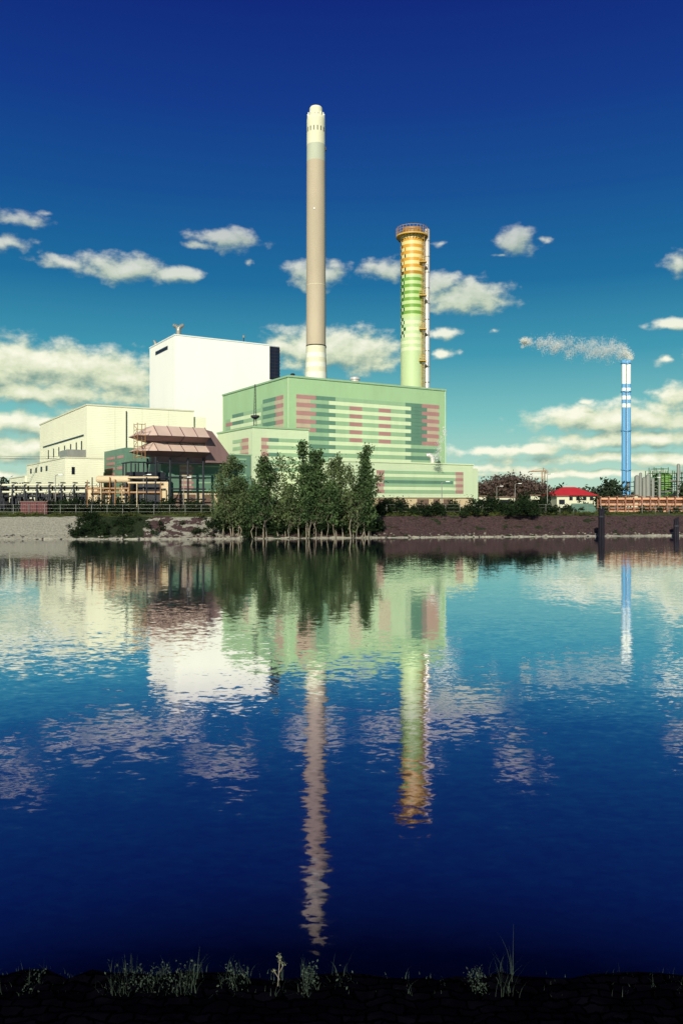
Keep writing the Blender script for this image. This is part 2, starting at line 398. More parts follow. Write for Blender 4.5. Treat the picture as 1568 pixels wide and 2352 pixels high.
    for px in (205,216,236,256,268,284,300,318,340,360,372): mb.cyl((sx(px,D),D-.7,sz(1165,D)),(sx(px,D),D-.7,sz(1095+random.random()*25,D)),.05+.05*random.random(),random.choice([M_orange,M_beige,M_steel,M_steel]),n=8)
    mb.obj('pipework',e)
filterhouse()

def stack():
    D=230; e=empty('tall_concrete_chimney'); c=(sx(725.5,D),D); Z=lambda y: sz(y,D)
    prof=[(GZ,3.4),(Z(868),3.15),(Z(856),3.1),(Z(845),3.05),(Z(834),3.0),(Z(823),2.95),(Z(812),2.9),(Z(795),2.83),(Z(660),2.78),(Z(500),2.72),(Z(373),2.68),(Z(335),2.66),(Z(290),2.64),(Z(277),2.64),(Z(270),2.5)]
    ms=[M_stk3,M_stk3,M_stk1,M_stk3,M_stk1,M_stk3,M_stk1,M_taupe,M_taupe,M_taupe,M_stk2,M_stk1,M_stk1,M_stk1]
    mb=MB(); mb.lathe(c,prof,ms,48); mb.obj('shaft',e,True)
    mb=MB(); mb.lathe(c,[(Z(270),1.9),(Z(250),1.85),(Z(247),1.6)],M_stk1,32)
    for i in range(14):
        a=2*math.pi*i/14; x=c[0]+2.35*math.cos(a); y=c[1]+2.35*math.sin(a)
        mb.cyl((x,y,Z(272)),(x,y,Z(262)),.16,M_stk3,n=6)
    mb.obj('flue_crown',e)
    mb=MB()
    for i in range(16):
        a=2*math.pi*(i+.5)/16; d=Vector((math.cos(a),math.sin(a),0)); t=Vector((-math.sin(a),math.cos(a),0))
        mb.box(Vector((c[0],c[1],Z(307)))+d*2.6-t*.12,d*.1,t*.24,(0,0,1.3),M_steel)
    mb.box((c[0]-.6,c[1]-2.85,Z(488)),(.4,0,0),(0,.3,0),(0,0,.4),M_wh)
    mb.box((c[0]+2.6,c[1]-.4,Z(346)),(.4,0,0),(0,.6,0),(0,0,.9),M_steel)
    mb.box((c[0]+2.6,c[1]-.4,Z(800)),(.4,0,0),(0,.6,0),(0,0,.7),M_steel)
    mb.lathe(c,[(Z(796.5),2.86),(Z(795),2.9),(Z(794),2.86)],M_steel,48,cap=False)
    mb.lathe(c,[(Z(657.5),2.81),(Z(657),2.83),(Z(656.5),2.8)],M_stk1,48,cap=False)
    mb.obj('slots_and_lights',e)
stack()

def tower():
    D=180; e=empty('banded_flue_tower'); cx=sx(946,D); c=(cx,D); Z=lambda y: sz(y,D); R=2.62
    cols={'o':mat('tile_orange',(206,150,54),.4,.08),'y':mat('tile_straw',(222,206,136),.4,.08),'g':mat('tile_green',(112,156,62),.4,.08),
          'lg':mat('tile_light_green',(188,208,140),.4,.08),'p':mat('tile_pale',(210,220,172),.4,.06),'q':mat('tile_sage',(184,204,150),.4,.06),'d':mat('tile_petrol',(10,44,56),.4,.15),'dg':mat('tile_deep_green',(44,100,50),.4,.1),'or':mat('tile_ochre',(176,128,36),.4,.1)}
    n=48; rows=46; zt=Z(545); zb=Z(892)
    prof=[(GZ,R)]+[(zb+(zt-zb)*i/rows,R) for i in range(rows+1)]
    rr=random.Random(3)
    def m(k,i):
        if k==0: return cols['q']
        t=1-(k-1)/rows
        odd=(k%2)
        if t<.24: a,b=('o','y')
        elif t<.30: a,b=('or','lg')
        elif t<.56: a,b=('g','lg')
        elif t<.8: a,b=('q','p')
        else: return cols['q']
        if .03<t<.68 and 25<=i<=30:
            blk=(i-25)//2
            if (blk+k)%2==0 and rr.random()<(.95 if blk<2 else .55): return cols['d'] if blk==0 or rr.random()<.4 else (cols['dg'] if t>.22 else cols['or'])
            if blk==1 and odd: return cols['dg'] if t>.26 else cols['or']
        return cols[a] if odd else cols[b]
    mb=MB(); mb.lathe(c,prof,m,n); mb.obj('tiled_shaft',e)
    mb=MB(); mb.lathe(c,[(Z(546),R+.05),(Z(546),R+1.0),(Z(543),R+1.0),(Z(543),R-.2)],M_yel,40); mb.lathe(c,[(Z(543),R-.3),(Z(527),R-.35),(Z(527),R-.6)],M_orange,32)
    for i in range(28):
        a=2*math.pi*i/28; x=c[0]+(R+.95)*math.cos(a); y=c[1]+(R+.95)*math.sin(a); mb.cyl((x,y,Z(543)),(x,y,Z(526)),.045,M_orange,n=4)
        x2=c[0]+(R)*math.cos(a); y2=c[1]+R*math.sin(a); mb.cyl((x2,y2,Z(556)),(x,y,Z(546)),.05,M_steel,n=4)
    for zz in (Z(526),Z(532),Z(538)): mb.lathe(c,[(zz-.04,R+.92),(zz+.04,R+.98),(zz+.05,R+.92)],M_yel,40,cap=False)
    mb.obj('top_platform',e)
    mb=MB(); px=(sx(980,D),D-.2)
    mb.lathe(px,[(GZ,.58),(Z(529),.58),(Z(527),.45)],M_chrome,20); 
    for k in range(10): z=Z(880-k*36); mb.lathe(px,[(z,.6),(z+.12,.62),(z+.24,.6)],M_galv,20,cap=False)
    mb.obj('steel_flue',e,True)
    mb=MB(); ang=math.radians(-42); lx=c[0]+(R+.4)*math.cos(ang); ly=c[1]+(R+.4)*math.sin(ang)
    for dx in (-.3,.3): mb.cyl((lx+dx,ly,Z(892)),(lx+dx,ly,Z(545)),.05,M_yel,n=5)
    z=Z(892)
    while z<Z(548): mb.cyl((lx-.3,ly,z),(lx+.3,ly,z),.03,M_yel,n=4); z+=.35
    z=Z(885)
    while z<Z(552):
        mb.lathe((lx,ly-.25),[(z,.42),(z+.06,.42)],M_orange,10,cap=False); z+=1.3
    for y in (610,686,762,834):
        mb.abox(lx-.9,lx+.75,ly-1.0,ly+.5,Z(y),Z(y)+.15,M_yel)
        for dx in (-.9,-.1,.75): mb.cyl((lx+dx,ly-1.0,Z(y)),(lx+dx,ly-1.0,Z(y)+1.2),.05,M_yel,n=4)
        for h2 in (.6,1.2): mb.cyl((lx-.9,ly-1.0,Z(y)+h2),(lx+.75,ly-1.0,Z(y)+h2),.045,M_yel,n=4)
    mb.obj('ladder',e)
tower()

def bluestack():
    D=400; e=empty('blue_white_chimney'); Z=lambda y: sz(y,D)
    mb=MB()
    for dx,dy in ((-1.2,0),(1.2,0),(0,1.6)):
        c=(sx(1437,D)+dx,D+dy)
        ys=[1140]+[945-i*9.0 for i in range(13)]+[828]
        prof=[(Z(y),1.08) for y in ys]
        ms=[M_blue]+[M_wh if (i%2 or i in(8,10)) else M_blue for i in range(13)]
        mb.lathe(c,prof,ms,20)
    mb.obj('flues',e,True)
    mb=MB()
    for y in (835,900,990,1080): mb.lathe((sx(1437,D),D+.4),[(Z(y),2.0),(Z(y),2.6),(Z(y)+.3,2.6)],M_blue,16,cap=False)
    mb.cyl((sx(1437,D),D-1.1,GZ),(sx(1437,D),D-1.1,Z(830)),.14,M_wh,n=5)
    mb.obj('platforms',e)
bluestack()

# ---------------------------------------------------------------- terrain
def bank_y(x): return 92.5+max(0,min(x,400)+20)*.15
def terrain():
    m=bpy.data.materials.new('far_bank_ground'); m.use_nodes=True; nt=m.node_tree; N=nt.nodes; L=nt.links
    b=N['Principled BSDF']; b.inputs['Roughness'].default_value=.95; b.inputs['Specular IOR Level'].default_value=.1
    tc=N.new('ShaderNodeTexCoord'); sep=N.new('ShaderNodeSeparateXYZ'); L.new(tc.outputs['Object'],sep.inputs[0])
    def noise(sc,det=6,ro=.6):
        n=N.new('ShaderNodeTexNoise'); n.inputs['Scale'].default_value=sc; n.inputs['Detail'].default_value=det; n.inputs['Roughness'].default_value=ro; L.new(tc.outputs['Object'],n.inputs['Vector']); return n
    def ramp(src,stops):
        r=N.new('ShaderNodeValToRGB')
        while len(r.color_ramp.elements)<len(stops): r.color_ramp.elements.new(.5)
        for e,(p,c) in zip(r.color_ramp.elements,stops): e.position=p; e.color=c
        L.new(src,r.inputs[0]); return r
    def mth(op,a,bv=None,c=None):
        n=N.new('ShaderNodeMath'); n.operation=op
        for i,v in enumerate((a,bv,c)):
            if v is None: continue
            if isinstance(v,(int,float)): n.inputs[i].default_value=v
            else: L.new(v,n.inputs[i])
        return n.outputs[0]
    def mix(f,a,bb):
        n=N.new('ShaderNodeMix'); n.data_type='RGBA'; L.new(f,n.inputs[0]); L.new(a,n.inputs[6]); L.new(bb,n.inputs[7]); return n.outputs[2]
    C=lambda *c: lin(c)+(1,)
    n1=noise(.7); n2=noise(4,5,.7)
    brown=ramp(n2.outputs['Fac'],[(.3,C(52,40,42)),(.55,C(84,66,64)),(.75,C(116,98,88))])
    conc=ramp(n2.outputs['Fac'],[(.3,C(132,130,116)),(.7,C(180,176,156))])
    veg=ramp(n2.outputs['Fac'],[(.3,C(18,26,20)),(.7,C(58,70,42))])
    grass=ramp(n2.outputs['Fac'],[(.3,C(50,60,36)),(.7,C(100,110,60))])
    x=sep.outputs[0]; z=sep.outputs[2]
    xw=mth('MULTIPLY_ADD',n1.outputs['Fac'],4,x)
    isL=mth('LESS_THAN',xw,-29.5)
    pc=mth('MULTIPLY',mth('GREATER_THAN',xw,-21.5),mth('LESS_THAN',xw,-9))
    pc=mth('MULTIPLY',pc,mth('GREATER_THAN',n1.outputs['Fac'],.52))
    col=mix(mth('GREATER_THAN',n1.outputs['Fac'],.6),brown.outputs[0],veg.outputs[0])
    vb=mth('MULTIPLY',mth('GREATER_THAN',xw,-29.5),mth('LESS_THAN',xw,-21.5))
    col=mix(vb,col,veg.outputs[0]); col=mix(isL,col,conc.outputs[0]); col=mix(pc,col,conc.outputs[0])
    zn=mth('MULTIPLY_ADD',n1.outputs['Fac'],.5,z)
    col=mix(mth('LESS_THAN',zn,.40),col,conc.outputs[0])
    col=mix(mth('GREATER_THAN',zn,2.75),col,grass.outputs[0])
    L.new(col,b.inputs['Base Color'])
    bp=N.new('ShaderNodeBump'); bp.inputs['Strength'].default_value=1; bp.inputs['Distance'].default_value=.25; L.new(n2.outputs['Fac'],bp.inputs['Height']); L.new(bp.outputs[0],b.inputs['Normal'])
    prof=[(-6,-2),(0,-.05),(.5,.22),(1.5,.5),(3,1.15),(4.5,1.75),(6,2.4),(7,2.62),(10,2.7),(18,2.9),(34,GZ),(80,GZ),(200,GZ),(600,GZ),(5000,GZ+2)]
    xs=list(np.concatenate([[-6000,-2000,-700,-300,-160],np.arange(-90,110,1.0),[160,300,700,2000,6000]]))
    V=[];Fs=[]
    for x0 in xs:
        for d,z0 in prof:
            j=0 if abs(x0)>120 else random.uniform(-.12,.12)
            V.append((x0*(1+max(0,d)/4000),bank_y(x0)+d+j*2*(0<=d<8),z0+(j if 0<d<8 else 0)))
    P=len(prof)
    for i in range(len(xs)-1):
        for k in range(P-1): Fs.append((i*P+k,(i+1)*P+k,(i+1)*P+k+1,i*P+k+1))
    me=bpy.data.meshes.new('far_bank_ground'); me.from_pydata(V,[],Fs); me.materials.append(m); me.update()
    ob=bpy.data.objects.new('far_bank_ground',me); scene.collection.objects.link(ob)
terrain()

def water():
    m=bpy.data.materials.new('river_water'); m.use_nodes=True; nt=m.node_tree; N=nt.nodes; L=nt.links; N.clear()
    out=N.new('ShaderNodeOutputMaterial'); gl=N.new('ShaderNodeBsdfGlossy'); gl.inputs['Roughness'].default_value=.04
    df=N.new('ShaderNodeBsdfDiffuse'); df.inputs['Color'].default_value=(.0003,.0005,.003,1); ad=N.new('ShaderNodeAddShader')
    tc=N.new('ShaderNodeTexCoord')
    def vm(op,a,b=None,s=None):
        n=N.new('ShaderNodeVectorMath'); n.operation=op
        for i,v in enumerate((a,b)):
            if v is None: continue
            if isinstance(v,tuple): n.inputs[i].default_value=v
            else: L.new(v,n.inputs[i])
        if s is not None:
            if isinstance(s,(int,float)): n.inputs['Scale'].default_value=s
            else: L.new(s,n.inputs['Scale'])
        return n.outputs[0]
    def slope(sc,xs,det,amp):
        v=vm('MULTIPLY',tc.outputs['Object'],(xs,1,1))
        n=N.new('ShaderNodeTexNoise'); n.inputs['Scale'].default_value=sc; n.inputs['Detail'].default_value=det; n.inputs['Roughness'].default_value=.55; n.inputs['Distortion'].default_value=.3
        L.new(v,n.inputs['Vector'])
        d=vm('SUBTRACT',n.outputs['Color'],(.5,.5,.5)); return vm('MULTIPLY',d,(amp,amp*1.4,0))
    s1=slope(2.4,.5,2,.024); s2=slope(8,.6,3,.044); s3=slope(.25,.5,2,.005)
    n=N.new('ShaderNodeTexNoise'); n.inputs['Scale'].default_value=.035; n.inputs['Detail'].default_value=3
    L.new(vm('MULTIPLY',vm('ADD',tc.outputs['Object'],(13,5,0)),(.7,1.4,1)),n.inputs['Vector'])
    r=N.new('ShaderNodeMapRange'); r.inputs[1].default_value=.38; r.inputs[2].default_value=.62; r.inputs[3].default_value=.5; r.inputs[4].default_value=1.5; L.new(n.outputs['Fac'],r.inputs[0])
    s=vm('ADD',vm('ADD',s1,s2),s3); s=vm('SCALE',s,s=r.outputs[0])
    nn=vm('NORMALIZE',vm('ADD',s,(0,0,1)))
    L.new(nn,gl.inputs['Normal'])
    g=N.new('ShaderNodeNewGeometry'); dt=N.new('ShaderNodeVectorMath'); dt.operation='DOT_PRODUCT'; L.new(g.outputs['Incoming'],dt.inputs[0]); L.new(g.outputs['True Normal'],dt.inputs[1])
    cr=N.new('ShaderNodeValToRGB'); stops=[(0,(.88,.88,.86)),(.1,(.82,.84,.84)),(.2,(.84,.84,.86)),(.26,(.46,.43,.58)),(.34,(.31,.27,.40)),(.42,(.23,.19,.29)),(.46,(.14,.115,.17)),(.49,(.05,.04,.06)),(.53,(.012,.01,.02))]
    while len(cr.color_ramp.elements)<len(stops): cr.color_ramp.elements.new(.5)
    for e,(p,c) in zip(cr.color_ramp.elements,stops): e.position=p; e.color=c+(1,)
    L.new(dt.outputs['Value'],cr.inputs[0]); L.new(cr.outputs[0],gl.inputs['Color'])
    L.new(gl.outputs[0],ad.inputs[0]); L.new(df.outputs[0],ad.inputs[1]); L.new(ad.outputs[0],out.inputs[0])
    mb=MB(); mb.add([(-3000,3,0),(3000,3,0),(3000,700,0),(-3000,700,0)],[(0,1,2,3)],m); mb.obj('river_water')
water()

# ---------------------------------------------------------------- near bank
def near():
    m=bpy.data.materials.new('near_bank_shaded_stone'); m.use_nodes=True; nt=m.node_tree; N=nt.nodes; L=nt.links
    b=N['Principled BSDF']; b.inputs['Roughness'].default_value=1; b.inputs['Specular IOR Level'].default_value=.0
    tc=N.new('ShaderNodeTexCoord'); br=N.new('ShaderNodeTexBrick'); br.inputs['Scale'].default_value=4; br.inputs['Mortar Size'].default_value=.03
    br.inputs['Color1'].default_value=(.004,.004,.007,1); br.inputs['Color2'].default_value=(.0014,.0014,.0035,1); br.inputs['Mortar'].default_value=(.0005,.0005,.001,1)  # near-black stone: the shade on this bank is put into the colours
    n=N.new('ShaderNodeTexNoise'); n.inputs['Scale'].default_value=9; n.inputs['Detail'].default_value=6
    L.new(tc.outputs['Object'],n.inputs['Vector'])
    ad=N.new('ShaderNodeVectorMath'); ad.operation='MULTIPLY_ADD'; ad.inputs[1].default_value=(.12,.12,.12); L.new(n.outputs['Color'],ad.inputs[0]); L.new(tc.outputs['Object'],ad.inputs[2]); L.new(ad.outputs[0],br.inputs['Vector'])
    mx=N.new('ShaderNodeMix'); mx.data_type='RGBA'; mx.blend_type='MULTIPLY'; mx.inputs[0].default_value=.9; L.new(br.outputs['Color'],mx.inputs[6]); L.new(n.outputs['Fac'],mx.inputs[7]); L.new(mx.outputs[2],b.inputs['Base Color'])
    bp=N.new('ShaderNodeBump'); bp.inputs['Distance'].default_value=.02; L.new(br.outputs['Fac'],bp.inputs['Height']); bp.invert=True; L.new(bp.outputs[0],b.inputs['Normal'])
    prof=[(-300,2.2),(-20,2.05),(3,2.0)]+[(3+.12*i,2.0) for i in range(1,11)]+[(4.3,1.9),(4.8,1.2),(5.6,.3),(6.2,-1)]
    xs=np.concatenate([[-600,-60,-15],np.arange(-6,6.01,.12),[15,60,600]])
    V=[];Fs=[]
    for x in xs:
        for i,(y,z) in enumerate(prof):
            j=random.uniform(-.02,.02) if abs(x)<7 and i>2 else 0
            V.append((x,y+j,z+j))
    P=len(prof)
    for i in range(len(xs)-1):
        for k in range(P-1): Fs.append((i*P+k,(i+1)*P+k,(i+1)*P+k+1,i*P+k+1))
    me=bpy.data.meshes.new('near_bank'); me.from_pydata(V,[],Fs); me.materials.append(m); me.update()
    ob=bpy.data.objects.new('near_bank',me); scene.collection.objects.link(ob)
    s=4.2/F
    def blade(x,y,z,h,w,lean,az,out,segs=4):
        d=np.array([math.cos(az),math.sin(az),0]); t=np.array([-d[1],d[0],0]); t=t*.5+np.array([.5,0,0])
        pr=None
        for k in range(segs+1):
            u=k/segs; p=np.array([x,y,z])+d*lean*h*u*u+np.array([0,0,h*(u-.2*u*u*abs(lean))]); ww=w*(1-u*.9)*.5
            cur=(p-t*ww,p+t*ww)
            if pr is not None: out.append([pr[0],pr[1],cur[1],cur[0]])
            pr=cur
    def clump(px0,px1,n,hpx,out,wid=.0036,lean=.5,yc=4.14):
        for _ in range(n):
            x=sx(random.triangular(px0,px1),4.2); h=hpx*1.3*s*random.uniform(.25,1.0)**1.2
            blade(x,yc+random.uniform(-.12,.12),1.97,h,wid*random.uniform(.6,1.5),random.uniform(0,lean*2.4),random.uniform(0,6.28),out)
    out=[]
    for a,b,n,h in ((-40,25,34,28),(20,50,14,55),(60,115,60,44),(115,240,60,20),(235,340,210,42),(280,310,60,60),(330,410,190,40),(400,472,240,50),(436,470,18,90),(495,585,170,48),(585,690,50,24),(625,658,14,70),(685,735,130,52),(735,790,30,24),(740,825,34,55),(788,796,3,90),(830,930,34,16),(925,945,12,60),(950,1060,26,16),(1015,1022,2,50),(1060,1120,100,36),(1118,1182,44,92),(1172,1182,5,115),(1180,1340,34,16),(1340,1400,18,30),(1400,1470,46,28),(1460,1500,12,45),(1500,1580,44,28),(1525,1560,12,42)):
        clump(a,b,n,h,out)
    quads('bank_grass',np.array(out),M_grass)
    C=[]
    for a,b,n,h in ((240,470,480,38),(500,585,160,36),(690,735,220,40),(1060,1120,140,30),(70,115,60,28),(760,820,40,24)):
        for _ in range(n): C.append((sx(random.triangular(a,b),4.2),4.13+random.uniform(-.1,.1),1.98+h*s*random.random()**1.5))
    quads('bank_weeds',leafquads(np.array(C),.007),M_grass)
    e=empty('flowering_weed'); mb=MB()
    x0=sx(645,4.2); mb.cyl((x0-.01,4.12,1.97),(x0,4.12,2.13),.002,M_bark,n=5); mb.cyl((x0,4.12,2.06),(x0+.02,4.12,2.1),.0015,M_bark,n=5); mb.cyl((x0,4.12,2.02),(x0-.03,4.12,2.07),.0015,M_bark,n=5); mb.obj('stem',e)
    C=np.concatenate([np.array([[x0,4.12,2.135]])+RNG.normal(size=(60,3))*[.006,.006,.014],np.array([[x0+.02,4.12,2.1]])+RNG.normal(size=(25,3))*.006,np.array([[x0-.03,4.12,2.07]])+RNG.normal(size=(20,3))*.005])
    quads('blossom',leafquads(C,.005),M_flow,e)
near()

# ---------------------------------------------------------------- trees
def tree(name,px,toppy,wpx,D,base_z,lm=M_leaf,stems=3,leaves=5200,lsize=.15,spread=1.0,seed=0):
    R=random.Random(seed*77+5)
    e=empty(name); x=sx(px,D); H=sz(toppy,D)-base_z; W=wpx/F*D/2
    mb=MB(); cl=[]
    for s in range(stems):
        bx=x+R.uniform(-.5,.5)*W; by=D+R.uniform(-.8,.8); h=H*(R.uniform(.6,.93) if s else .98)
        lean=R.uniform(-.4,.4)*W*spread if s else R.uniform(-.12,.12)*W
        tipx=(x if s==0 else bx)+lean; tipy=by+R.uniform(-.6,.6)
        prev=Vector((bx,by,base_z-.3)); n=10; r0=.085*H/10*R.uniform(.6,1.1)
        kink=[R.uniform(-.2,.2) for _ in range(n+1)]
        for k in range(1,n+1):
            u=k/n; q=Vector((bx+(tipx-bx)*u+kink[k],by+(tipy-by)*u+R.uniform(-.1,.1),base_z+h*u))
            mb.cyl(prev,q,r0*(1-(k-1)/n*.92),M_bark,r1=r0*(1-k/n*.92),n=6)
            if u>.12:
                for _ in range(R.randint(2,4)):
                    az=R.uniform(0,6.28)
                    env=(.6+.4*min(1,u/.25))*(1-(max(0,u-.35)/.65)**1.3*.82)
                    ln=W*R.uniform(.35,1.25)*env/(1 if s==0 else 1.25)
                    tip=q+Vector((math.cos(az)*ln,math.sin(az)*ln,ln*R.uniform(.3,1.3)))
                    mb.cyl(q,tip,r0*.26*(1-u*.6),M_bark,r1=.01,n=4)
                    for t in (.45,.7,.9,1.05):
                        if R.random()<(.45 if u<.25 else .78):
                            c=q.lerp(tip,t); cl.append((c.x+R.uniform(-.2,.2),c.y+R.uniform(-.2,.2),c.z+R.uniform(-.25,.3),R.uniform(.13,.46)))
            prev=q
        for t in range(4): cl.append((tipx,tipy,base_z+h*(1-.035*t),.16+.03*t))
    mb.obj('trunk_and_limbs',e)
    cl=np.array(cl); wt=cl[:,3]**1.6*RNG.uniform(.2,1.6,len(cl)); idx=RNG.choice(len(cl),leaves,p=wt/wt.sum())
    C=cl[idx,:3]+RNG.normal(size=(leaves,3))*cl[idx,3:4]*np.array([.8,.8,.8])
    quads('leaves',leafquads(C,lsize),lm,e)
TR=((526,1052,84,94.2,4,4600,M_leaf2),(553,1070,52,95,2,1900,M_leaf),(503,1090,54,94.6,2,1600,M_leaf2),(606,1054,72,94.6,3,3600,M_leaf),(645,1056,62,95.4,3,2600,M_leaf2),(580,1128,50,93.8,2,1200,M_leaf),
 (696,1022,80,95,4,6200,M_leaf),(733,1042,60,96,3,3600,M_leaf),(716,1092,70,94,2,2400,M_leaf),(776,1052,66,95.2,3,3200,M_leaf2),(806,1078,52,95.6,2,2000,M_leaf2),(842,1032,60,96.4,4,4800,M_leaf),(826,1110,54,95.2,2,1600,M_leaf),(668,1124,54,94.5,2,1300,M_leaf2),(758,1112,60,94.6,2,1900,M_leaf))
for i,(px,tp,w,D,st,lv,lm) in enumerate(TR): tree('poplar_tree',px,tp,w,D,.4,lm=lm,stems=st,leaves=lv,seed=i)

def mass(name,items,lm,size,dens):
    out=[]
    for (x,y,z0,w,h,d) in items:
        k=max(3,int(w*h*.9)); n=int(dens*w*h)
        cc=np.column_stack([x+RNG.uniform(-.5,.5,k)*w,y+RNG.uniform(-.5,.5,k)*d,z0+h*RNG.beta(1.5,1.5,k)*.9])
        i=RNG.integers(0,k,n); sp=min(w,h)*.2+.1
        P=cc[i]+RNG.normal(size=(n,3))*sp*.7; P[:,2]=np.maximum(P[:,2],z0+RNG.random(n)*.1); out.append(P)
    return quads(name,leafquads(np.concatenate(out),size),lm)
it=[]
for _ in range(100):
    px=random.uniform(492,872); D=random.uniform(94,98); h=random.uniform(.8,2.8)*(1.3 if px>690 else .8); it.append((sx(px,D),bank_y(sx(px,D))+random.uniform(.2,4.5),.1+random.uniform(0,1.2),random.uniform(1,2.4),h,1.2))
mass('riverside_shrubs',it,M_leafd,.13,200)
it=[]
for _ in range(40):
    px=random.uniform(152,300); x=sx(px,95); t=random.uniform(.6,6.4); it.append((x,bank_y(x)+t,t*.35,1.6,.9,1.2))
for _ in range(16):
    px=random.uniform(300,490); x=sx(px,95); t=random.uniform(1,6); it.append((x,bank_y(x)+t,t*.35,1.2,.7,1.0))
mass('ivy_bank_growth',it,M_leafd,.1,120)
it=[]
for _ in range(190):
    px=random.uniform(100,1260); D=random.uniform(103,112); h=random.choice([.8,1.1,1.5,2.0]) ; it.append((sx(px,D),D,2.7,random.uniform(1.2,3.2),h,1.2))
for _ in range(50):
    px=random.uniform(-60,1640); D=random.uniform(108,118); it.append((sx(px,D),D,2.8,random.uniform(1,3),random.uniform(.6,1.3),1.2))
mass('fence_line_shrubs',it,M_leafd,.14,90)
it=[]
for _ in range(260):
    x=random.uniform(-50,60); it.append((x,bank_y(x)+random.uniform(6.2,9.5),2.62,1.2,.28,.8))
mass('verge_grass',it,leafmat('verge_blades',(48,60,30),(106,112,60)),.08,260)
it=[]
for _ in range(150):
    x=random.uniform(4,60); t=random.uniform(.6,6.3); it.append((x,bank_y(x)+t,t*.38,.9,.2,.6))
mass('bank_weeds_patch',it,leafmat('bank_weed_leaves',(44,38,34),(96,80,66)),.06,120)

it=[]
for k in range(26):
    px=1105+random.random()*130; D=random.uniform(230,260); tp=1088+ (0 if 1130<px<1210 else 14)+random.random()*16; it.append((sx(px,D),D,GZ,6,sz(tp,D)-GZ,5))
mass('brown_tree_grove',it,M_leafbr,.4,24)
it=[]
for px in np.arange(-300,1900,6):
    D=random.uniform(420,520); tp=1127+random.random()*12; it.append((sx(px,D),D,GZ,12,sz(tp,D)-GZ,8))
for px,tp in ((1403,1095),(1393,1102),(1412,1100),(1380,1115),(1275,1118),(1290,1112),(1225,1110),(1345,1118),(1362,1122),(15,1096),(0,1092),(-25,1098),(60,1098),(1575,1100)):
    D=260; it.append((sx(px,D),D,GZ,4.5,sz(tp,D)-GZ,4))
mass('distant_treeline',it,M_leafdist,.6,9)
it=[]
for px,tp,D in ((1210,1128,170),(1222,1135,150),(1250,1130,160),(1432,1140,140),(1350,1145,150),(1190,1140,150),(1120,1140,170),(1137,1132,170)):
    it.append((sx(px,D),D,GZ,3,sz(tp,D)-GZ,3))
mass('garden_shrubs',it,M_leafd,.2,60)

# ---------------------------------------------------------------- far-side details
mb=MB(); pr=None
for i in range(-24,34):
    x=i*2.0; y=bank_y(x)+9.6; z=2.68
    mb.cyl((x,y,z),(x,y,z+1.35),.035,M_galv,n=5)
    if pr:
        for h in (.4,.85,1.3): mb.cyl((pr[0],pr[1],pr[2]+h),(x,y,z+h),.014,M_galv,n=4)
    pr=(x,y,z)
mb.obj('wire_fence')
def lamp(px,py,D):
    mb=MB(); x=sx(px,D); zt=sz(py,D); mb.cyl((x,D,2.8),(x,D,zt),.08,M_galv,r1=.05,n=8); mb.cyl((x,D,zt),(x+.7,D-.2,zt+.12),.04,M_galv,n=6); mb.abox(x+.55,x+1.15,D-.35,D-.1,zt+.06,zt+.18,M_wh); mb.obj('street_lamp')
for a in ((422,1098,111),(1014,1108,118),(1140,1118,150),(1182,1112,150),(1256,1090,150),(128,1092,112),(330,1092,110),(1500,1098,150)): lamp(*a)
def pipe_bridge(name,px0,px1,ytop,D,m1,m2,m3,step=14,rows=(0,7,16,26),rad=.18):
    e=empty(name); mb=MB(); x0=sx(px0,D); x1=sx(px1,D); zt=sz(ytop,D)
    for i,r in enumerate(rows):
        z=zt-r/F*D; mb.cyl((x0,D+.5*(i%2),z),(x1,D+.5*(i%2),z),rad if i else rad*1.1,(m1,m2)[i%2],n=8)
    mb.obj('pipes',e); mb=MB(); x=x0; k=0
    while x<=x1:
        for dy in (-.4,.9): mb.abox(x-.09,x+.09,D+dy-.09,D+dy+.09,2.6,zt+.05,m3)
        mb.abox(x-.1,x+.1,D-.55,D+1.05,zt+.24,zt+.4,m3)
        if k%2==0: mb.cyl((x,D-.4,GZ-.4),(x+step/F*D,D-.4,zt),.04,m3,n=4)
        x+=step/F*D; k+=1
    mb.obj('supports',e)
pipe_bridge('pipe_bridge',-80,222,1114,113,M_creamtrim,M_steel,M_steel,28,rad=.15)
pipe_bridge('salmon_pipe_rack',1376,1640,1146,118,M_salm,M_salmd,M_salmd,19,rows=(0,6,13,22,29))
mb=MB()
for k in range(80):
    px=random.uniform(-20,215); x=sx(px,118); w=random.uniform(.2,1.3); zt=sz(random.uniform(1124,1152),118)
    mb.abox(x-w,x+w,118+k*.12,119.5+k*.12,GZ-.3,zt,random.choice([M_steel,M_dark,M_brown,M_creamtrim,M_steel]))
for k in range(60):
    px=random.uniform(-20,215); x=sx(px,116.5); y=116.5+random.random(); mb.cyl((x,y,GZ-.3),(x,y,sz(random.uniform(1118,1145),116.5)),.04+.08*random.random(),random.choice([M_steel,M_galv,M_steel]),n=6)
mb.obj('switchyard_equipment')
e=empty('red_container'); D=104; mb=MB(); x0=sx(48,D);x1=sx(109,D); zt=sz(1153,D)
mb.abox(x0,x1,D,D+2.4,2.75,zt,M_redbox); mb.abox(x0-.08,x1+.08,D-.08,D+2.48,zt,zt+.1,M_brown)
x=x0+.2
while x<x1-.1: mb.abox(x,x+.08,D-.05,D-.002,2.85,zt-.1,M_redbox); x+=.25
mb.obj('shell',e); mb=MB(); mb.abox(x0+1.2,x0+1.25,D-.07,D-.055,2.9,zt-.15,M_dark); mb.abox(x0+2.1,x0+2.15,D-.07,D-.055,2.9,zt-.15,M_dark); mb.obj('door_bars',e)
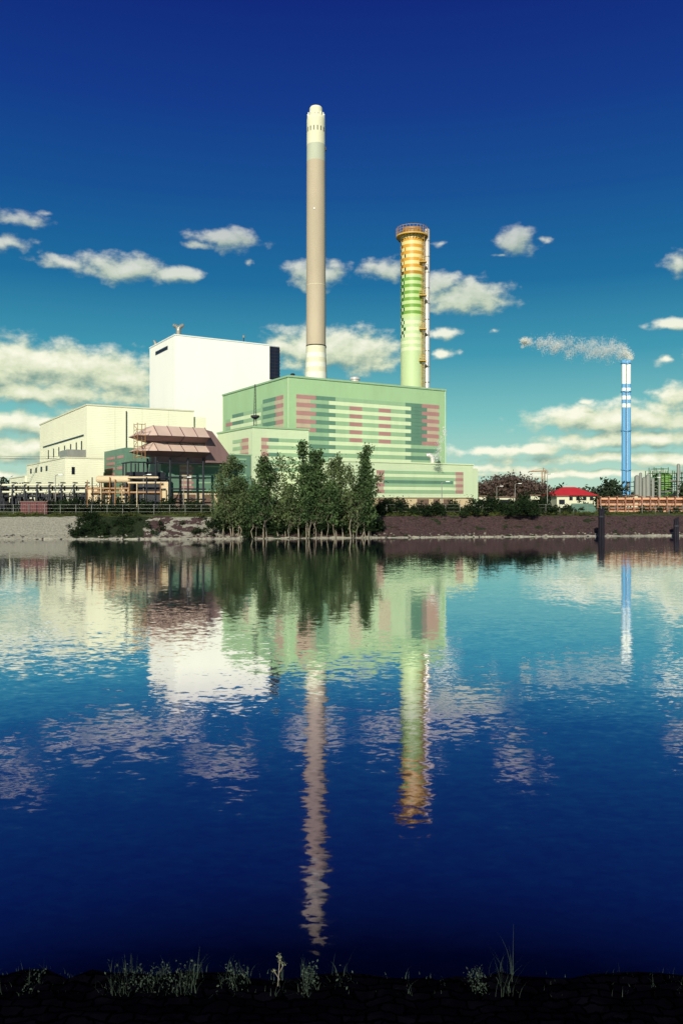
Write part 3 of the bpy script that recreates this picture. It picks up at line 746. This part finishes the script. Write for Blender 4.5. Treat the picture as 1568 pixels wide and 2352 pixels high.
def redhouse():
    e=empty('red_roofed_house'); D=210; x0=sx(1268,D);x1=sx(1366,D); ze=sz(1138,D); zr=sz(1118,D)
    mb=MB(); mb.abox(x0,x1,D,D+9,GZ-.2,ze,M_creamtrim); mb.obj('walls',e)
    mb=MB(); a=.8; mb.add([(x0-a,D-a,ze),(x1+a,D-a,ze),(x1+a,D+9+a,ze),(x0-a,D+9+a,ze),(x0+4,D+4.5,zr),(x1-4,D+4.5,zr)],[(0,1,5,4),(1,2,5),(2,3,4,5),(3,0,4),(3,2,1,0)],M_red); mb.obj('roof',e)
    mb=MB()
    for k in range(6): mb.abox(x0+.8+k*1.8,x0+1.7+k*1.8,D-.05,D+.05,ze-1.3,ze-.4,M_dark)
    mb.obj('windows',e)
redhouse()
mb=MB(); D=112; x0=sx(1312,D); x1=sx(1372,D); mb.add([(x0,D,2.9),(x1,D,2.9),(x1+.2,D+3,4.1),(x0+.8,D+3,4.1),(x0,D,2.75),(x1,D,2.75),(x1+.2,D+3,2.75),(x0+.8,D+3,2.75)],[(0,1,2,3),(4,5,1,0),(5,6,2,1),(6,7,3,2),(7,4,0,3),(7,6,5,4)],M_dkwall)
mb.abox(x0+.6,x1-.4,D-.03,D+.02,2.76,2.86,M_dark); mb.obj('green_canopy')
mb=MB(); D=150
for px,w,y in ((1105,10,1148),(1160,22,1150),(1228,10,1146),(1450,14,1146),(1290,12,1148)):
    x=sx(px,D); hw=w/F*D; mb.abox(x-hw,x+hw,D,D+4,GZ-.1,sz(y,D)+.6,M_creamtrim); mb.abox(x-hw-.2,x+hw+.2,D-.2,D+4.2,sz(y,D)+.6,sz(y,D)+.8,M_brown); mb.abox(x-hw*.6,x+hw*.5,D-.04,D,GZ+.6,GZ+1.5,M_dark)
mb.obj('site_sheds')
mb=MB(); D=420; x=sx(1247,D); zt=sz(1084,D)
for dx,dy in ((-.7,-.7),(.7,-.7),(.7,.7),(-.7,.7)): mb.cyl((x+dx,D+dy,GZ),(x+dx,D+dy,zt),.16,M_orange,n=4)
z=GZ;k=0
while z<zt-1.5: mb.cyl((x-.7*(1 if k%2 else -1),D-.7,z),(x+.7*(1 if k%2 else -1),D-.7,z+1.5),.1,M_orange,n=4); z+=1.5;k+=1
mb.cyl((x-7,D,zt+.3),(x+2,D,zt+.6),.3,M_orange,n=5); mb.cyl((x-7,D,zt+.3),(x,D,zt+2.2),.1,M_orange,n=4); mb.cyl((x+2,D,zt+.6),(x,D,zt+2.2),.1,M_orange,n=4); mb.cyl((x,D,zt),(x,D,zt+2.2),.25,M_orange,n=4); mb.abox(x+1,x+2.4,D-.6,D+.6,zt-.8,zt+.5,M_conc)
mb.obj('tower_crane')
def refinery():
    e=empty('refinery_plant'); D=300; mb=MB(); rr=random.Random(5)
    for (a,b,y,m) in ((1500,1568,1080,M_tgreen),(1512,1545,1072,M_tgreen),(1448,1500,1104,M_steel),(1568,1640,1084,M_tgreen)):
        x0=sx(a,D);x1=sx(b,D);zt=sz(y,D); y0=D+rr.random()*5
        nx=max(2,int((x1-x0)/2.4))
        for i in range(nx+1):
            x=x0+(x1-x0)*i/nx
            for dy in (0,5): mb.abox(x-.12,x+.12,y0+dy-.12,y0+dy+.12,GZ,zt,m)
        z=GZ+1.6
        while z<=zt: mb.abox(x0-.2,x1+.2,y0-.22,y0-.16,z-.1,z+.1,m); mb.abox(x0,x1,y0+1,y0+4,z-.05,z+.06,M_steel); z+=1.7
        for i in range(nx):
            if rr.random()<.6:
                x=x0+(x1-x0)*(i+.5)/nx; zz=GZ+1.7*rr.randint(0,3); mb.cyl((x,y0+2.5,zz),(x,y0+2.5,zz+3.5),.7,rr.choice([M_galv,M_tgreen,M_steel]),n=12)
    for px,y,w in ((1455,1092,1.0),(1463,1086,.5),(1471,1096,.7),(1480,1090,.9),(1491,1098,.6),(1549,1066,.6),(1562,1068,.4),(1506,1088,.5)):
        x=sx(px,D); mb.lathe((x,D-3),[(GZ,w),(sz(y,D)-w*.6,w),(sz(y,D),w*.4)],rr.choice([M_galv,M_galv,M_steel]),14)
    for _ in range(40):
        x=sx(rr.uniform(1446,1568),D); z=rr.uniform(GZ+1,GZ+9); mb.cyl((x,D-1.5,z),(x+rr.uniform(2,8),D-1.5,z),.15,rr.choice([M_galv,M_steel,M_steel]),n=6)
    mb.obj('process_units',e)
    mb=MB(); x=sx(1540,D)
    mb.lathe((x,D+8),[(GZ,3.6),(sz(1090,D),3.6),(sz(1084,D),1.2)],mat('tank_lime',(120,160,70),.5,.1),24); mb.obj('green_tank',e)
refinery()
def dolphin(px,y0,D,w):
    mb=MB(); x=sx(px,D)
    for i in range(5):
        a=i*1.26; mb.cyl((x+w*math.cos(a),D+w*math.sin(a),-1.5),(x+w*.8*math.cos(a),D+w*.8*math.sin(a),sz(y0,D)-.12*i),w*.55,M_timber,n=10)
    mb.lathe((x,D),[(sz(y0,D)-1.2,w*1.5),(sz(y0,D)-1.0,w*1.5)],M_steel,14,cap=False)
    mb.obj('mooring_post')
dolphin(1380,1166,98,.27); dolphin(1552,1188,101,.24)
mb=MB()
for (y0,y1) in ((1040,1046),(1043,1052),(1048,1049)):
    pr=None
    for i in range(13):
        u=i/12; D=150-u*8; q=Vector((sx(-120+u*330,D),D,sz(y0+(y1-y0)*u+6*math.sin(u*math.pi),D)))
        if pr: mb.cyl(pr,q,.035,M_steel,n=4)
        pr=q
mb.obj('overhead_cables')
mb=MB(); M_rip=mat('riprap_stone',(128,122,108),.9,.35,2.0); M_rip2=mat('riprap_dark_stone',(64,60,58),.9,.35,2.0)
for _ in range(520):
    x=random.uniform(-48,62); y=bank_y(x)+random.uniform(-.1,1.3); r=random.uniform(.05,.16); z=(y-bank_y(x))*.36
    vs=[(x+r*random.uniform(.6,1.4)*a,y+r*random.uniform(.6,1.3)*b,z+r*random.uniform(.5,1.0)*c) for a,b,c in ((-1,-1,-1),(1,-1,-1),(1,1,-1),(-1,1,-1),(-.7,-.7,.8),(.7,-.7,.8),(.7,.7,.8),(-.7,.7,.8))]
    mb.add(vs,[(0,3,2,1),(4,5,6,7),(0,1,5,4),(1,2,6,5),(2,3,7,6),(3,0,4,7)],random.choice([M_rip,M_rip,M_rip2]))
mb.obj('riprap_stones')

# ---------------------------------------------------------------- steam as a fine droplet cloud
M_steam=leafmat('steam_droplets',(250,250,242),(254,254,248),.5)
def plume(name,pts,n,size,clump):
    P=np.array(pts); seg=RNG.random(n)*(len(P)-1.001); i=seg.astype(int); t=(seg-i)[:,None]
    base=P[i]*(1-t)+P[i+1]*t
    K=clump; ks=RNG.random(K)*(len(P)-1.001); ki=ks.astype(int); kt=(ks-ki)[:,None]; kb=P[ki]*(1-kt)+P[ki+1]*kt
    kc=kb[:,:3]+RNG.normal(size=(K,3))*kb[:,3:4]*.42
    pick=RNG.integers(0,K,n); c=kc[pick]+RNG.normal(size=(n,3))*kb[pick,3:4]*.24
    m=RNG.random(n)<.1; c[m]=base[m,:3]+RNG.normal(size=(m.sum(),3))*base[m,3:4]*.4
    quads(name,leafquads(c,size),M_steam)
D=401
plume('steam_plume',[(sx(p,D),D,sz(y,D),r/F*D) for p,y,r in ((1445,826,5),(1440,813,14),(1420,804,21),(1390,803,25),(1360,804,24),(1325,799,22),(1290,795,23),(1255,788,20),(1220,785,15),(1200,786,9))],24000,.16,150)
D=134
plume('vent_steam',[(sx(p,D),D,sz(y,D),r/F*D) for p,y,r in ((1000,1060,8),(1006,1045,12),(1010,1020,12),(1016,1000,9),(1020,985,5))],2600,.045,30)

# ---------------------------------------------------------------- world
sunv=Vector((-.17,-.87,.46)).normalized()
w=bpy.data.worlds.new('World'); scene.world=w; w.use_nodes=True; nt=w.node_tree; N=nt.nodes; L=nt.links
try:
    w.cycles.sampling_method='MANUAL'; w.cycles.sample_map_resolution=256
except Exception: pass
bg=N['Background']; bg.inputs['Strength'].default_value=1.0
tc=N.new('ShaderNodeTexCoord'); sep=N.new('ShaderNodeSeparateXYZ'); L.new(tc.outputs['Generated'],sep.inputs[0])
def mth(op,*a,clamp=False):
    n=N.new('ShaderNodeMath'); n.operation=op; n.use_clamp=clamp
    for i,v in enumerate(a):
        if isinstance(v,(int,float)): n.inputs[i].default_value=v
        else: L.new(v,n.inputs[i])
    return n.outputs[0]
x,y,z=sep.outputs
az=mth('ARCTAN2',x,y); hyp=mth('SQRT',mth('ADD',mth('MULTIPLY',x,x),mth('MULTIPLY',y,y))); el=mth('DIVIDE',z,mth('MAXIMUM',hyp,.02))
sky=N.new('ShaderNodeTexSky'); sky.sky_type='NISHITA'; sky.sun_disc=False; sky.sun_elevation=math.asin(sunv.z); sky.sun_rotation=math.atan2(sunv.x,sunv.y)
sk=N.new('ShaderNodeVectorMath'); sk.operation='SCALE'; sk.inputs['Scale'].default_value=.1; L.new(sky.outputs[0],sk.inputs[0])
cr=N.new('ShaderNodeValToRGB'); st=[(0,(196,224,202)),(.03,(180,218,200)),(.10,(122,194,192)),(.18,(56,150,174)),(.27,(6,106,156)),(.38,(0,76,146)),(.49,(0,52,136)),(.63,(0,32,122)),(1,(0,22,98))]
while len(cr.color_ramp.elements)<len(st): cr.color_ramp.elements.new(.5)
for e_,(p,c) in zip(cr.color_ramp.elements,st): e_.position=p; e_.color=lin(c)+(1,)
L.new(el,cr.inputs[0])
mxs=N.new('ShaderNodeMix'); mxs.data_type='RGBA'; mxs.inputs[0].default_value=.05; L.new(cr.outputs[0],mxs.inputs[6]); L.new(sk.outputs[0],mxs.inputs[7])
comb=N.new('ShaderNodeCombineXYZ'); L.new(mth('MULTIPLY',az,18.29),comb.inputs[0]); L.new(mth('MULTIPLY',el,18.29),comb.inputs[1])
# cloud banks: ellipses in image pixels, converted to bearing / elevation
blobs=[(45,500,85,20,.15),(20,562,60,24,.2),(100,490,38,12,.35),(150,602,70,16,.05),(290,618,105,30,-.1),(400,628,58,22,.0),(520,552,72,24,-.1),(460,564,38,12,.05),(573,603,20,13,.4),
(722,632,68,30,-.1),(880,617,52,24,-.05),(1065,684,88,36,-.2),(1010,650,52,28,-.05),(1190,550,56,30,-.05),(1252,548,22,13,.25),(1150,588,24,8,.35),(1010,562,26,11,.4),(1552,608,34,30,.05),(1545,744,58,16,.1),
(70,838,120,44,-.4),(190,850,120,42,-.4),(285,872,62,40,-.25),(-40,850,90,50,-.3),(130,902,210,26,-.2),(60,972,170,26,-.15),(220,950,110,18,0),(745,800,95,40,-.4),(830,810,80,38,-.3),(655,798,62,22,-.05),(1022,766,30,15,-.05),(1018,812,40,13,0),(1135,760,24,14,.4),
(1420,960,150,26,-.4),(1560,905,55,24,-.1),(1527,832,28,11,.05),(1355,925,25,8,.3),(1180,1032,160,14,-.1),(1470,1008,170,17,-.3),(1400,1052,240,12,-.15),(1560,1060,100,14,-.15),(1150,1078,160,10,0),(60,1030,220,26,-.05),(-40,1090,200,14,.0),(1330,1088,340,9,0),
(-300,800,180,60,-.2),(1850,780,160,50,-.2),(1800,980,200,40,-.2)]
def density(vec,det):
    n=N.new('ShaderNodeTexNoise'); n.inputs['Scale'].default_value=1.6; n.inputs['Detail'].default_value=4; L.new(vec,n.inputs['Vector'])
    a=N.new('ShaderNodeVectorMath'); a.operation='MULTIPLY_ADD'; a.inputs[1].default_value=(.8,.32,0); L.new(n.outputs['Color'],a.inputs[0]); L.new(vec,a.inputs[2])
    b=N.new('ShaderNodeVectorMath'); b.operation='SUBTRACT'; b.inputs[1].default_value=(.4,.16,0); L.new(a.outputs[0],b.inputs[0])
    cur=None
    for (px,py,ww,hh,bias) in blobs:
        u=(px-CX)/F; A=math.atan(u); E=(HY-py)/F*math.cos(A); cx=A*18.29; cy=E*18.29; sw=100/(ww*1.12); sh=100/(hh*1.15)
        q=N.new('ShaderNodeVectorMath'); q.operation='MULTIPLY_ADD'; q.inputs[1].default_value=(sw,sh,0); q.inputs[2].default_value=(-cx*sw,-cy*sh,0); L.new(b.outputs[0],q.inputs[0])
        ln=N.new('ShaderNodeVectorMath'); ln.operation='LENGTH'; L.new(q.outputs[0],ln.inputs[0])
        v=mth('ADD',ln.outputs['Value'],bias)
        cur=v if cur is None else mth('MINIMUM',cur,v)
    n2=N.new('ShaderNodeTexNoise'); n2.inputs['Scale'].default_value=1.9; n2.inputs['Detail'].default_value=det; n2.inputs['Roughness'].default_value=.56
    sc=N.new('ShaderNodeVectorMath'); sc.operation='MULTIPLY'; sc.inputs[1].default_value=(1,1.5,1); L.new(vec,sc.inputs[0]); L.new(sc.outputs[0],n2.inputs['Vector'])
    d=mth('SUBTRACT',1.0,cur)
    return mth('ADD',d,mth('MULTIPLY',mth('SUBTRACT',n2.outputs['Fac'],.5),2.0))
d1=density(comb.outputs[0],8)
off=N.new('ShaderNodeVectorMath'); off.operation='ADD'; off.inputs[1].default_value=(-.08,.22,0); L.new(comb.outputs[0],off.inputs[0])
d2=density(off.outputs[0],5)
al=N.new('ShaderNodeMapRange'); al.interpolation_type='SMOOTHSTEP'; al.inputs[1].default_value=-.05; al.inputs[2].default_value=.75; al.inputs[4].default_value=.98; L.new(d1,al.inputs[0])
shd=mth('ADD',.66,mth('MULTIPLY',mth('SUBTRACT',d1,d2),.42),clamp=True)
cc=N.new('ShaderNodeValToRGB'); 
cst=[(0,(86,120,126)),(.38,(140,168,154)),(.68,(218,226,194)),(1,(253,252,230))]
while len(cc.color_ramp.elements)<4: cc.color_ramp.elements.new(.5)
for e_,(p,c) in zip(cc.color_ramp.elements,cst): e_.position=p; e_.color=lin(c)+(1,)
L.new(shd,cc.inputs[0])
th=N.new('ShaderNodeMapRange'); th.inputs[1].default_value=.17; th.inputs[2].default_value=.36; th.inputs[3].default_value=1.0; th.inputs[4].default_value=.48; L.new(el,th.inputs[0])
alf=mth('MULTIPLY',al.outputs[0],th.outputs[0])
fin=N.new('ShaderNodeMix'); fin.data_type='RGBA'; L.new(alf,fin.inputs[0]); L.new(mxs.outputs[2],fin.inputs[6]); L.new(cc.outputs[0],fin.inputs[7]); L.new(fin.outputs[2],bg.inputs['Color'])

sd=bpy.data.lights.new('sun','SUN'); sd.energy=5; sd.angle=math.radians(.5); sd.color=(1,.96,.84)
so=bpy.data.objects.new('sun',sd); so.rotation_euler=(-sunv).to_track_quat('-Z','Y').to_euler(); scene.collection.objects.link(so)
cd=bpy.data.cameras.new('camera'); cam=bpy.data.objects.new('camera',cd); scene.collection.objects.link(cam)
cam.location=(0,0,CZ); cam.rotation_euler=(math.radians(90),0,0); cd.sensor_fit='VERTICAL'; cd.sensor_height=36; cd.lens=F/2352*36
cd.shift_y=-(1176-HY)/2352; cd.clip_start=.1; cd.clip_end=12000
scene.camera=cam
scene.view_settings.view_transform='Standard'; scene.view_settings.look='None'; scene.view_settings.exposure=0
